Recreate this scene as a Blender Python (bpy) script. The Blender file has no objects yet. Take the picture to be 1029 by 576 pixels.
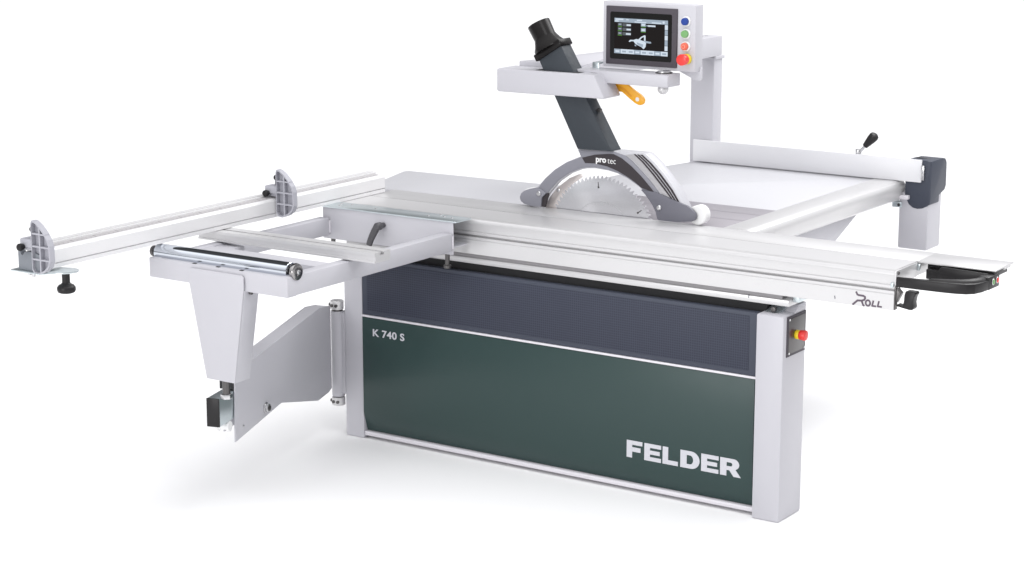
import bpy, bmesh, math
from mathutils import Vector, Matrix

# ------------------------------------------------------------------ camera, world, lamps
scene = bpy.context.scene
C = scene.collection
scene.view_settings.view_transform = 'Standard'
scene.view_settings.look = 'None'
scene.view_settings.exposure = 0.30
scene.view_settings.gamma = 1.0
scene.render.resolution_x = 1024
scene.render.resolution_y = 573

camd = bpy.data.cameras.new("camera")
cam = bpy.data.objects.new("camera", camd)
C.objects.link(cam)
camd.sensor_width = 36.0
camd.lens = 72.596
camd.clip_start = 0.05
camd.clip_end = 400
cam.matrix_world = Matrix(((0.83032135, -0.11886098, 0.54446168, 4.721),
                           (0.55728489, 0.17709579, -0.81121553, -5.905),
                           (0.0, 0.97698984, 0.21328585, 2.2206),
                           (0, 0, 0, 1)))
scene.camera = cam

world = bpy.data.worlds.new("World")
scene.world = world
world.use_nodes = True
wn, wl = world.node_tree.nodes, world.node_tree.links
bg = wn['Background']
tc = wn.new('ShaderNodeTexCoord')
sp = wn.new('ShaderNodeSeparateXYZ')
cr = wn.new('ShaderNodeValToRGB')
wl.new(tc.outputs['Generated'], sp.inputs[0])
wl.new(sp.outputs['Z'], cr.inputs[0])
cr.color_ramp.elements[0].position = 0.0
cr.color_ramp.elements[0].color = (0.20, 0.20, 0.22, 1)
cr.color_ramp.elements[1].position = 1.0
cr.color_ramp.elements[1].color = (1.74, 1.74, 1.76, 1)
# a dark, unlit part of the studio behind the machine, up to the left
dt = wn.new('ShaderNodeVectorMath')
dt.operation = 'DOT_PRODUCT'
dt.inputs[1].default_value = Vector((-0.70, 0.35, 0.62)).normalized()
nv = wn.new('ShaderNodeVectorMath')
nv.operation = 'NORMALIZE'
wl.new(tc.outputs['Generated'], nv.inputs[0])
wl.new(nv.outputs[0], dt.inputs[0])
dk = wn.new('ShaderNodeMapRange')
dk.interpolation_type = 'SMOOTHSTEP'
dk.inputs['From Min'].default_value = 0.80
dk.inputs['From Max'].default_value = 0.90
dk.inputs['To Min'].default_value = 1.0
dk.inputs['To Max'].default_value = 0.05
wl.new(dt.outputs['Value'], dk.inputs['Value'])
wm = wn.new('ShaderNodeVectorMath')
wm.operation = 'SCALE'
wl.new(cr.outputs[0], wm.inputs[0])
wl.new(dk.outputs[0], wm.inputs['Scale'])
# and the dome itself dimmed to the right, added to darken right-facing sides
dt2 = wn.new('ShaderNodeVectorMath')
dt2.operation = 'DOT_PRODUCT'
dt2.inputs[1].default_value = Vector((1.0, -0.1, 0.15)).normalized()
wl.new(nv.outputs[0], dt2.inputs[0])
dk2 = wn.new('ShaderNodeMapRange')
dk2.interpolation_type = 'SMOOTHSTEP'
dk2.inputs['From Min'].default_value = 0.35
dk2.inputs['From Max'].default_value = 0.85
dk2.inputs['To Min'].default_value = 1.0
dk2.inputs['To Max'].default_value = 0.85
wl.new(dt2.outputs['Value'], dk2.inputs['Value'])
wm2 = wn.new('ShaderNodeVectorMath')
wm2.operation = 'SCALE'
wl.new(wm.outputs[0], wm2.inputs[0])
wl.new(dk2.outputs[0], wm2.inputs['Scale'])
wl.new(wm2.outputs[0], bg.inputs[0])
bg.inputs[1].default_value = 1.0


def area(name, loc, target, sx, sy, power, col=(1, 1, 1)):
    d = bpy.data.lights.new(name, 'AREA')
    d.shape = 'RECTANGLE'
    d.size, d.size_y, d.energy, d.color = sx, sy, power, col
    o = bpy.data.objects.new(name, d)
    C.objects.link(o)
    o.location = loc
    o.rotation_euler = (Vector(target) - Vector(loc)).to_track_quat('-Z', 'Y').to_euler()
    return o


area("studio_softbox_right", (2.2, 2.6, 4.0), (0.9, 0.1, 0.6), 2.4, 1.8, 66)
area("unseen_side_fill", (1.6, -0.8, 3.2), (0.2, -0.4, 0.6), 0.8, 0.8, 8)  # unseen lamp, added to brighten the right-facing sides of the left parts
area("unseen_front_fill", (0.8, -12.0, 2.2), (1.0, 0.0, 0.5), 4.0, 2.4, 290)  # unseen fill lamp, added to lift the front faces

# ------------------------------------------------------------------ materials
MATS = {}


def mat(name, col, rough=0.45, metal=0.0, spec=0.5, noise=0.0, nscale=40.0, bump=0.0, bscale=600.0, emit=None):
    m = bpy.data.materials.new(name)
    m.use_nodes = True
    n, l = m.node_tree.nodes, m.node_tree.links
    p = n['Principled BSDF']
    p.inputs['Base Color'].default_value = (*col, 1)
    p.inputs['Roughness'].default_value = rough
    p.inputs['Metallic'].default_value = metal
    p.inputs['Specular IOR Level'].default_value = spec
    if noise or bump:
        t = n.new('ShaderNodeTexCoord')
    if noise:
        nz = n.new('ShaderNodeTexNoise')
        nz.inputs['Scale'].default_value = nscale
        nz.inputs['Detail'].default_value = 5
        l.new(t.outputs['Object'], nz.inputs['Vector'])
        mx = n.new('ShaderNodeMapRange')
        mx.inputs['To Min'].default_value = max(0.02, rough - noise)
        mx.inputs['To Max'].default_value = min(1, rough + noise)
        l.new(nz.outputs['Fac'], mx.inputs['Value'])
        l.new(mx.outputs['Result'], p.inputs['Roughness'])
    if bump:
        nb = n.new('ShaderNodeTexNoise')
        nb.inputs['Scale'].default_value = bscale
        nb.inputs['Detail'].default_value = 2
        l.new(t.outputs['Object'], nb.inputs['Vector'])
        b = n.new('ShaderNodeBump')
        b.inputs['Strength'].default_value = bump
        b.inputs['Distance'].default_value = 0.0008
        l.new(nb.outputs['Fac'], b.inputs['Height'])
        l.new(b.outputs['Normal'], p.inputs['Normal'])
    if emit:
        p.inputs['Emission Color'].default_value = (*emit, 1)
        p.inputs['Emission Strength'].default_value = 1.0
    MATS[name] = m
    return m


PAINT = mat("light_grey_powder_coat", (0.50, 0.495, 0.53), 0.42, bump=0.12, noise=0.05)
WHITEP = mat("white_painted_sheet", (0.53, 0.53, 0.555), 0.4, bump=0.08, noise=0.05)
GREEN = mat("dark_green_lacquer", (0.0245, 0.0495, 0.0475), 0.36, spec=0.37, bump=0.10, noise=0.06, nscale=8)
SLATE = mat("slate_plastic", (0.056, 0.063, 0.086), 0.5, spec=0.25, bump=0.1)
TRIM = mat("pale_trim_strip", (0.68, 0.66, 0.70), 0.4)
ALU = mat("anodised_aluminium", (0.63, 0.625, 0.63), 0.33, metal=0.35, noise=0.05, nscale=15)
FENCEA = mat("white_anodised_aluminium", (0.77, 0.765, 0.77), 0.4, metal=0.12, noise=0.04, nscale=15)
ALUS = mat("brushed_aluminium_deck", (0.74, 0.72, 0.73), 0.3, metal=0.75, noise=0.05, nscale=12)
RAILSHADE = mat("painted_rail_shade", (0.27, 0.26, 0.27), 0.5)  # aluminium darkened to grey, shade painted into the colour
GAP = mat("dark_gap", (0.02, 0.02, 0.022), 0.7)
INLAY = mat("satin_inlay", (0.55, 0.54, 0.55), 0.3, metal=0.9)
STEEL = mat("bright_steel", (0.62, 0.62, 0.63), 0.28, metal=1.0, noise=0.06)
DSTEEL = mat("dark_oxide_steel", (0.12, 0.115, 0.115), 0.35, metal=0.8)
ZINC = mat("zinc_plated_steel", (0.60, 0.66, 0.68), 0.3, metal=0.8, noise=0.04, nscale=20)
KNOBM = mat("dark_nickel", (0.34, 0.33, 0.33), 0.22, metal=1.0)
CHROME = mat("chrome", (0.62, 0.655, 0.71), 0.06, metal=1.0)
BLACK = mat("black_plastic", (0.014, 0.013, 0.014), 0.38, spec=0.3, bump=0.15, bscale=900)
BLACKG = mat("black_gloss_plastic", (0.010, 0.009, 0.009), 0.25, spec=0.14)
HOOD = mat("hood_grey_lacquer", (0.235, 0.235, 0.268), 0.42, spec=0.3, bump=0.06)
HOODL = mat("hood_light_grey_rim", (0.50, 0.50, 0.53), 0.4)
NOSE = mat("hood_dark_grey_plate", (0.145, 0.145, 0.172), 0.45, spec=0.3, bump=0.1)
ACCENT = mat("charcoal_accent", (0.045, 0.039, 0.043), 0.5, spec=0.2)
CHUTE = mat("anthracite_painted_chute", (0.040, 0.047, 0.056), 0.5, spec=0.25, noise=0.15, nscale=60, bump=0.2)
RIPW = mat("white_fence_coating", (0.70, 0.70, 0.72), 0.4, noise=0.04)
WHITE = mat("white_plastic", (0.80, 0.80, 0.80), 0.4)
LETTER = mat("pale_lettering", (0.56, 0.56, 0.60), 0.5)
LETTERD = mat("aubergine_lettering", (0.10, 0.075, 0.10), 0.5)
CAPB = mat("blue_grey_cap", (0.052, 0.059, 0.080), 0.42, spec=0.25, bump=0.12)
YEL = mat("yellow_plastic", (0.85, 0.40, 0.012), 0.35)
YELB = mat("yellow_collar", (0.85, 0.62, 0.02), 0.4)
RED = mat("red_button", (0.75, 0.035, 0.03), 0.3)
ORANGE = mat("orange_red_button", (0.75, 0.13, 0.07), 0.35)
BLUE = mat("blue_button", (0.015, 0.05, 0.27), 0.4, spec=0.3)
GREENB = mat("green_button", (0.16, 0.36, 0.13), 0.4)
BEZEL = mat("grey_bezel", (0.070, 0.062, 0.074), 0.5, spec=0.2)
GLASS = mat("black_screen_glass", (0.002, 0.002, 0.002), 0.12, spec=0.2)
S_BG = mat("lit_screen_dark", (0, 0, 0), 0.3, spec=0.05, emit=(0.012, 0.010, 0.010))
S_BAR = mat("lit_screen_bar", (0, 0, 0), 0.3, spec=0.05, emit=(0.30, 0.36, 0.43))
S_LT = mat("lit_screen_light", (0, 0, 0), 0.3, spec=0.05, emit=(0.55, 0.62, 0.70))
S_MID = mat("lit_screen_grey", (0, 0, 0), 0.3, spec=0.05, emit=(0.09, 0.10, 0.11))
S_GRN = mat("lit_screen_green", (0, 0, 0), 0.3, spec=0.05, emit=(0.07, 0.20, 0.03))
CREAM = mat("riving_knife_steel", (0.66, 0.61, 0.59), 0.3, metal=0.45)


def cast_iron():
    m = mat("ground_cast_iron", (0.44, 0.415, 0.45), 0.33, metal=0.7, noise=0.05)
    n, l = m.node_tree.nodes, m.node_tree.links
    t = n.new('ShaderNodeTexCoord')
    mp = n.new('ShaderNodeMapping')
    mp.inputs['Scale'].default_value = (1.0, 160, 1)
    nz = n.new('ShaderNodeTexNoise')
    nz.inputs['Scale'].default_value = 1.5
    nz.inputs['Detail'].default_value = 3
    l.new(t.outputs['Object'], mp.inputs[0])
    l.new(mp.outputs[0], nz.inputs['Vector'])
    b = n.new('ShaderNodeBump')
    b.inputs['Strength'].default_value = 0.2
    b.inputs['Distance'].default_value = 0.0006
    l.new(nz.outputs['Fac'], b.inputs['Height'])
    l.new(b.outputs['Normal'], n['Principled BSDF'].inputs['Normal'])
    return m


IRON = cast_iron()


def mesh_grid():
    m = mat("slate_perforated_mesh", (0.045, 0.048, 0.066), 0.5, spec=0.15)
    n, l = m.node_tree.nodes, m.node_tree.links
    t = n.new('ShaderNodeTexCoord')
    outs = []
    s = n.new('ShaderNodeSeparateXYZ')
    l.new(t.outputs['Object'], s.inputs[0])
    for ax in ('X', 'Z'):
        a = n.new('ShaderNodeMath')
        a.operation = 'MULTIPLY'
        a.inputs[1].default_value = 1 / 0.0085
        l.new(s.outputs[ax], a.inputs[0])
        f = n.new('ShaderNodeMath')
        f.operation = 'FRACT'
        l.new(a.outputs[0], f.inputs[0])
        g = n.new('ShaderNodeMath')
        g.operation = 'LESS_THAN'
        g.inputs[1].default_value = 0.28
        l.new(f.outputs[0], g.inputs[0])
        outs.append(g)
    mx = n.new('ShaderNodeMath')
    mx.operation = 'MAXIMUM'
    l.new(outs[0].outputs[0], mx.inputs[0])
    l.new(outs[1].outputs[0], mx.inputs[1])
    c = n.new('ShaderNodeMix')
    c.data_type = 'RGBA'
    c.inputs['A'].default_value = (0.036, 0.040, 0.058, 1)
    c.inputs['B'].default_value = (0.056, 0.062, 0.086, 1)
    l.new(mx.outputs[0], c.inputs['Factor'])
    l.new(c.outputs['Result'], n['Principled BSDF'].inputs['Base Color'])
    return m


MESHG = mesh_grid()


def blade_mat():
    m = mat("brushed_saw_steel", (0.70, 0.70, 0.72), 0.2, metal=1.0)
    n, l = m.node_tree.nodes, m.node_tree.links
    p = n['Principled BSDF']
    p.inputs['Anisotropic'].default_value = 0.88
    t = n.new('ShaderNodeTangent')
    t.direction_type = 'RADIAL'
    t.axis = 'Y'
    l.new(t.outputs[0], p.inputs['Tangent'])
    return m


BLADE = blade_mat()

FLOORM = mat("white_studio_floor", (0.93, 0.93, 0.93), 0.8, spec=0.1, bump=0.03, bscale=30)

# ------------------------------------------------------------------ mesh helpers
WPOS = {}


class MB:
    """collects shapes for one mesh object (world coordinates)"""
    def __init__(self):
        self.bm = bmesh.new()

    def _merge(self, t, m, b=0.0, seg=2, ang=25):
        bmesh.ops.recalc_face_normals(t, faces=t.faces)
        if b > 0:
            es = [e for e in t.edges if len(e.link_faces) == 2 and e.calc_face_angle(0) > math.radians(ang)]
            bmesh.ops.bevel(t, geom=es, offset=b, segments=seg, affect='EDGES', clamp_overlap=True, profile=0.5)
        for f in t.faces:
            f.material_index = m
        me = bpy.data.meshes.new("tmp")
        t.to_mesh(me)
        t.free()
        self.bm.from_mesh(me)
        bpy.data.meshes.remove(me)
        return self

    def prism(self, base, vec, b=0.0, m=0, seg=2):
        t = bmesh.new()
        vec = Vector(vec)
        v0 = [t.verts.new(Vector(p)) for p in base]
        v1 = [t.verts.new(Vector(p) + vec) for p in base]
        n = len(base)
        t.faces.new(v0)
        t.faces.new(v1[::-1])
        for i in range(n):
            j = (i + 1) % n
            t.faces.new((v0[i], v1[i], v1[j], v0[j]))
        return self._merge(t, m, b, seg)

    def box(self, x0, x1, y0, y1, z0, z1, b=0.0, m=0, seg=2):
        return self.prism([(x0, y0, z0), (x1, y0, z0), (x1, y1, z0), (x0, y1, z0)], (0, 0, z1 - z0), b, m, seg)

    def xz(self, pts, y0, y1, b=0.0, m=0, seg=2):
        return self.prism([(x, y0, z) for x, z in pts], (0, y1 - y0, 0), b, m, seg)

    def yz(self, pts, x0, x1, b=0.0, m=0, seg=2):
        return self.prism([(x0, y, z) for y, z in pts], (x1 - x0, 0, 0), b, m, seg)

    def xy(self, pts, z0, z1, b=0.0, m=0, seg=2):
        return self.prism([(x, y, z0) for x, y in pts], (0, 0, z1 - z0), b, m, seg)

    def lathe(self, p0, p1, prof, n=40, m=0):
        """prof: list of (t along p0->p1 in metres, radius)"""
        t = bmesh.new()
        p0, p1 = Vector(p0), Vector(p1)
        w = (p1 - p0).normalized()
        u = w.orthogonal().normalized()
        v = w.cross(u)
        rings = []
        for d, r in prof:
            r = max(r, 1e-5)
            rings.append([t.verts.new(p0 + w * d + (u * math.cos(a) + v * math.sin(a)) * r)
                          for a in (2 * math.pi * i / n for i in range(n))])
        for a, b_ in zip(rings, rings[1:]):
            for i in range(n):
                j = (i + 1) % n
                t.faces.new((a[i], a[j], b_[j], b_[i]))
        t.faces.new(rings[0][::-1])
        t.faces.new(rings[-1])
        return self._merge(t, m)

    def cyl(self, p0, p1, r, r1=None, c=0.0, n=40, m=0):
        r1 = r if r1 is None else r1
        L = (Vector(p1) - Vector(p0)).length
        if c > 0:
            prof = [(0, r - c), (c * .3, r - c * .3), (c, r), (L - c, r1), (L - c * .3, r1 - c * .3), (L, r1 - c)]
        else:
            prof = [(0, r), (L, r1)]
        return self.lathe(p0, p1, prof, n, m)

    def ball(self, c, r, sz=1.0, m=0):
        prof = [(r * sz * (1 - math.cos(math.pi * i / 14)), r * math.sin(math.pi * i / 14)) for i in range(15)]
        c = Vector(c)
        return self.lathe(c - Vector((0, 0, r * sz)), c + Vector((0, 0, r * sz)), prof, 28, m)

    def tube(self, pts, rads, n=16, m=0, flat=1.0):
        t = bmesh.new()
        pts = [Vector(p) for p in pts]
        if not isinstance(rads, (list, tuple)):
            rads = [rads] * len(pts)
        rings = []
        for i, p in enumerate(pts):
            d = (pts[min(i + 1, len(pts) - 1)] - pts[max(i - 1, 0)]).normalized()
            u = d.cross(Vector((0, 0, 1)))
            if u.length < 1e-3:
                u = d.cross(Vector((0, 1, 0)))
            u.normalize()
            v = u.cross(d)
            rings.append([t.verts.new(p + u * math.cos(a) * rads[i] + v * math.sin(a) * rads[i] * flat)
                          for a in (2 * math.pi * k / n for k in range(n))])
        for a, b_ in zip(rings, rings[1:]):
            for i in range(n):
                j = (i + 1) % n
                t.faces.new((a[i], a[j], b_[j], b_[i]))
        t.faces.new(rings[0][::-1])
        t.faces.new(rings[-1])
        return self._merge(t, m)

    def quad(self, x0, x1, z0, z1, y, m):
        t = bmesh.new()
        t.faces.new([t.verts.new(p) for p in ((x0, y, z0), (x1, y, z0), (x1, y, z1), (x0, y, z1))])
        for f in t.faces:
            f.material_index = m
        me = bpy.data.meshes.new("tmp")
        t.to_mesh(me)
        t.free()
        self.bm.from_mesh(me)
        bpy.data.meshes.remove(me)
        return self

    def text(self, body, x, z, y, h, bold=0.0, sx=1.0, shear=0.0, th=0.0008, space=1.0, m=0):
        """flat lettering facing -Y, baseline start at (x, z)"""
        cu = bpy.data.curves.new("tmp", 'FONT')
        cu.body = body
        cu.size = 1.0
        cu.offset = bold
        cu.shear = shear
        cu.extrude = th / h / 2
        cu.space_character = space
        cu.resolution_u = 6
        o = bpy.data.objects.new("tmp", cu)
        C.objects.link(o)
        dg = bpy.context.evaluated_depsgraph_get()
        me = bpy.data.meshes.new_from_object(o.evaluated_get(dg))
        capscale = h / 0.70
        for v in me.vertices:
            vx, vy, vz = v.co
            v.co = (x + vx * capscale * sx, y - vz * h, z + vy * capscale)
        me.materials.clear()
        for p in me.polygons:
            p.material_index = m
        self.bm.from_mesh(me)
        bpy.data.objects.remove(o)
        bpy.data.curves.remove(cu)
        bpy.data.meshes.remove(me)
        return self


def setp(o, label=None, cat=None, group=None, kind=None):
    if label: o['label'] = label
    if cat: o['category'] = cat
    if group: o['group'] = group
    if kind: o['kind'] = kind
    return o


def thing(name, loc, label, cat, group=None):
    o = bpy.data.objects.new(name, None)
    o.empty_display_size = 0.1
    C.objects.link(o)
    o.location = loc
    WPOS[o] = Vector(loc)
    return setp(o, label, cat, group)


def obj(name, mb, mats, parent=None, smooth=32):
    if not isinstance(mats, (list, tuple)):
        mats = [mats]
    vs = [v.co for v in mb.bm.verts]
    lo = Vector([min(v[i] for v in vs) for i in range(3)])
    hi = Vector([max(v[i] for v in vs) for i in range(3)])
    org = (lo + hi) / 2
    org.z = lo.z
    for v in mb.bm.verts:
        v.co -= org
    me = bpy.data.meshes.new(name)
    mb.bm.to_mesh(me)
    mb.bm.free()
    for m in mats:
        me.materials.append(m)
    for p in me.polygons:
        p.use_smooth = True
    me.set_sharp_from_angle(angle=math.radians(smooth))
    o = bpy.data.objects.new(name, me)
    C.objects.link(o)
    WPOS[o] = org
    if parent is not None:
        o.parent = parent
        o.location = org - WPOS[parent]
    else:
        o.location = org
    return o


def shift(pts, dx=0, dz=0):
    return [(a + dx, b + dz) for a, b in pts]


# ------------------------------------------------------------------ setting
fl = MB()
t = bmesh.new()
R_ = 120
t.faces.new([t.verts.new(p) for p in ((-R_, -R_, 0), (R_, -R_, 0), (R_, R_, 0), (-R_, R_, 0))])
fl._merge(t, 0)
setp(obj("floor", fl, FLOORM), kind='structure')

# ------------------------------------------------------------------ the saw: stand, panels, tables, blade
T = 0.895      # table height
saw = thing("panel_saw", (0.9, 0.4, 0),
            "big light grey sliding panel saw stand with dark green front panel and saw blade", "panel saw")

col_l = obj("column", MB().box(0.0, 0.087, 0.0, 0.145, 0.0, 0.722, 0.007), PAINT, saw)
col_r = obj("column", MB().box(1.7285, 1.829, -0.018, 0.148, 0.0, 0.700, 0.007)
            .yz([(0.05, 0.690), (0.145, 0.690), (0.145, 0.722), (0.09, 0.722)], 1.735, 1.8285, 0.003), PAINT, saw)
obj("switch_plate", MB().box(1.8285, 1.832, 0.003, 0.139, 0.560, 0.695, 0.0012)
    .cyl((1.8315, 0.016, 0.684), (1.8345, 0.016, 0.684), 0.004, m=1).cyl((1.8315, 0.127, 0.571), (1.8345, 0.127, 0.571), 0.004, m=1)
    .cyl((1.8315, 0.016, 0.571), (1.8345, 0.016, 0.571), 0.004, m=1)
    .box(1.8318, 1.8335, 0.012, 0.130, 0.569, 0.686, 0.0006, m=2), [BEZEL, STEEL, DSTEEL], col_r)
obj("button_collar", MB().cyl((1.832, 0.066, 0.627), (1.8465, 0.066, 0.627), 0.0150, c=0.002), YELB, col_r)
obj("stop_button", MB().lathe((1.846, 0.066, 0.627), (1.90, 0.066, 0.627),
    [(0, 0.0135), (0.003, 0.0160), (0.020, 0.0172), (0.023, 0.0160), (0.0245, 0.012), (0.0245, 0)]), RED, col_r)

# cabinet behind the panels
obj("cabinet", MB().xy([(0.05, 0.035), (1.775, 0.035), (1.775, 0.14), (1.70, 0.16), (1.36, 0.72), (0.05, 0.72)], 0.05, 0.690, 0.004)
    .box(0.2, 1.4, 0.30, 0.74, 0.715, 0.84, 0.004), PAINT, saw)
obj("base_rail", MB().box(0.0875, 1.728, 0.004, 0.06, 0.013, 0.0290, 0.002), TRIM, saw)
fp = obj("front_panel", MB().yz([(-0.003, 0.473), (-0.003, 0.106), (0.019, 0.031), (0.036, 0.031), (0.036, 0.473)],
                                0.0885, 1.7215, 0.0012), GREEN, saw)
obj("trim_strip", MB().box(0.0885, 1.7265, -0.006, 0.028, 0.4740, 0.4815, 0.0015), TRIM, saw)
up = obj("upper_panel", MB().box(0.0885, 1.7255, -0.002, 0.028, 0.4820, 0.6975, 0.003), SLATE, saw)
obj("mesh_insert", MB().box(0.112, 1.697, -0.004, 0.001, 0.499, 0.684, 0.001), MESHG, up)


# lettering on the green panel (cut plates, slightly proud)
def block(mb, x, z, h, w, parts, y=-0.0030, th=0.0012):
    for poly in parts:
        mb.xz([(x + a * w, z + b * h) for a, b in poly], y - th, y + 0.0004)


def brand_lettering():
    mb = MB()
    h, z, s = 0.061, 0.126, 0.26
    F = [[(0, 0), (.34, 0), (.34, .36), (.86, .36), (.86, .62), (.34, .62), (.34, .76), (.97, .76), (.97, 1), (0, 1)]]
    Ee = [[(0, 0), (1, 0), (1, .23), (.34, .23), (.34, .385), (.92, .385), (.92, .615), (.34, .615), (.34, .77), (1, .77), (1, 1), (0, 1)]]
    L = [[(0, 0), (.95, 0), (.95, .25), (.34, .25), (.34, 1), (0, 1)]]

    def arc(cx, cz, rx, rz, a0, a1, n=9):
        return [(cx + rx * math.cos(math.radians(a0 + (a1 - a0) * i / n)), cz + rz * math.sin(math.radians(a0 + (a1 - a0) * i / n))) for i in range(n + 1)]
    D = [[(0, 0), (.55, 0)] + arc(.55, .5, .45, .5, -90, 90, 14) + [(0, 1), (0, .24), (.32, .24), (.32, .76), (.52, .76)] + arc(.52, .5, .17, .26, 90, -90, 12) + [(.0, .24)]]
    # D with its counter: outer walk then slit to the inner walk
    D = [[(0, 0), (.55, 0)] + arc(.55, .5, .45, .5, -90, 0, 9) + [(.67, .5)] + arc(.5, .5, .17, .26, 0, -90, 8)[1:] + [(.33, .24), (.33, .5), (0, .5)],
         [(0, .5), (.33, .5), (.33, .76)] + arc(.5, .5, .17, .26, 90, 0, 8) + [(1, .5)] + arc(.55, .5, .45, .5, 0, 90, 9)[1:] + [(0, 1)]]
    Rr = [[(0, 0), (.33, 0), (.33, .33), (.48, .33), (.70, 0), (1.08, 0), (.80, .40), (.80, .56), (.33, .56), (.33, .78), (.0, .78)],
          [(.33, .78), (.54, .78)] + arc(.54, .67, .09, .11, 90, -90, 8) + [(.80, .56), (.80, .40)] + arc(.70, .70, .28, .30, -65, 90, 10) + [(0, 1), (0, .78)]]
    x = 1.237
    for ch, w in ((F, .064), (Ee, .066), (L, .063), (D, .074), (Ee, .066), (Rr, .073)):
        block(mb, x, z, h, w, ch)
        x += w + 0.0062
    return mb


obj("lettering", brand_lettering(), LETTER, fp)
obj("lettering", MB().text("K 740 S", 0.1355, 0.4055, -0.0034, 0.0265, bold=0.022, sx=1.18, th=0.0010, space=1.05), LETTER, fp)

# guide rail under the sliding table
obj("guide_rail", MB().box(0.0, 1.826, 0.020, 0.30, 0.7255, 0.7475, 0.003), ALU, saw)
obj("rail_shade_band", MB().box(0.0, 1.80, 0.0235, 0.06, 0.7478, 0.7648, 0.001), RAILSHADE, saw)  # added band, its grey stands in for the shade below the profile
obj("rail_bracket", MB().yz([(0.020, 0.700), (0.12, 0.7245), (0.18, 0.7245), (0.18, 0.715), (0.14, 0.690), (0.02, 0.690)], 1.74, 1.79)
    .box(1.827, 1.850, 0.045, 0.20, 0.738, 0.763, 0.002), ZINC, saw)
obj("rail_recess", MB().box(0.087, 1.735, 0.045, 0.25, 0.6905, 0.7245), GAP, saw)
obj("rail_screw", MB().cyl((1.772, 0.013, 0.712), (1.772, 0.03, 0.712), 0.009, c=0.001), DSTEEL, saw)

# cast iron machine table, painted extension sheets
iron = MB()
iron.box(0.60, 1.4105, 0.3415, 0.7545, 0.850, T - 0.003, 0.0012)
for y in (0.50, 0.63):
    iron.box(0.602, 1.409, y, y + 0.014, T - 0.004, T - 0.0026, 0.0)
obj("machine_table", iron, IRON, saw)
obj("extension_table", MB().xy([(-0.150, 0.341), (0.598, 0.341), (0.598, 0.7555), (1.4105, 0.7555), (1.4105, 1.64), (0.600, 1.64),
                                (0.536, 1.35), (0.47, 0.79), (0.357, 0.776), (-0.245, 0.748), (-0.256, 0.738), (-0.258, 0.72)],
                               0.846, T - 0.0035, 0.003), WHITEP, saw)
# rip rail along the right edge of the table and its brace
rp = [(1.4115, 0.815), (1.4115, T), (1.492, T + 0.001), (1.508, 0.8945), (1.5195, 0.889), (1.527, 0.878), (1.530, 0.864),
      (1.5285, 0.838), (1.524, 0.826), (1.514, 0.818)]
obj("rip_rail", MB().xz(rp, 0.339, 1.640, 0.0010), ALU, saw)
obj("rail_brace", MB().yz([(0.50, 0.62), (0.78, 0.62), (1.262, 0.812), (1.262, 0.814), (0.50, 0.814)], 1.478, 1.496, 0.002), PAINT, saw)
obj("rail_brace", MB().yz([(0.50, 0.62), (0.78, 0.62), (1.262, 0.812), (1.262, 0.814), (0.50, 0.814)], 1.425, 1.440, 0.002), PAINT, saw)

# saw blade and riving knife
BC, BR, BY = Vector((0.917, 0.345, 0.807)), 0.224, 0.345
bp = []
NT = 80
for i in range(NT):
    a = -2 * math.pi * i / NT
    st = 2 * math.pi / NT
    for fr, rr in ((0.0, BR), (0.10, BR - 0.004), (0.18, BR - 0.0125), (0.36, BR - 0.0135), (0.52, BR - 0.009), (0.78, BR - 0.003), (0.93, BR - 0.0005)):
        ang = a - st * fr
        bp.append((BC.x + rr * math.cos(ang), BC.z + rr * math.sin(ang)))
bl = obj("saw_blade", MB().xz(bp, BY - 0.0016, BY + 0.0016)
         .cyl((BC.x, BY - 0.0060, BC.z), (BC.x, BY + 0.006, BC.z), 0.062, c=0.001), BLADE, saw)
ring = MB()
NR = 96
for i in range(NR):
    a0, a1 = 2 * math.pi * i / NR, 2 * math.pi * (i + 1) / NR
    ring.xz([(BC.x + r * math.cos(a), BC.z + r * math.sin(a)) for r, a in ((0.128, a0), (0.1295, a0), (0.1295, a1), (0.128, a1))], BY - 0.0021, BY - 0.0014)
obj("engraved_ring", ring, STEEL, bl)
for k in range(6):
    a = math.radians(95 + 60 * k)
    d = Vector((math.cos(a), math.sin(a)))
    n_ = Vector((-d.y, d.x))
    q = [d * r0 + n_ * w for r0, w in ((0.178, -0.0035), (0.184, -0.0035), (0.185, -0.0016), (0.200, -0.0016), (0.200, 0.0016), (0.185, 0.0016), (0.184, 0.0035), (0.178, 0.0035))]
    obj("expansion_slot", MB().xz([(BC.x + p.x, BC.z + p.y) for p in q], BY - 0.0020, BY - 0.0015), DSTEEL, bl)
kn = obj("riving_knife", MB().xz([(0.675, 0.86), (0.675, 0.892), (0.691, 0.93), (0.725, 0.970), (0.778, 1.010), (0.816, 1.027), (0.831, 1.029),
                                  (0.832, 1.018), (0.792, 0.990), (0.760, 0.955), (0.740, 0.920), (0.730, 0.892), (0.728, 0.86)],
                                 BY - 0.0013, BY + 0.0013, 0.0004), CREAM, saw)
obj("knife_screw", MB().cyl((0.731, BY - 0.004, 0.961), (0.731, BY - 0.001, 0.961), 0.0075, c=0.001), STEEL, kn)

# swing arm on the left column
HX, HY = -0.0375, 0.006
ad = Vector((0.287, -0.958, 0))
an = Vector((0.958, 0.287, 0))
hb = Vector((-0.040, -0.003, 0))


def arm_pt(s, z, off=0.0):
    return hb + ad * s + an * off + Vector((0, 0, z))


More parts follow.
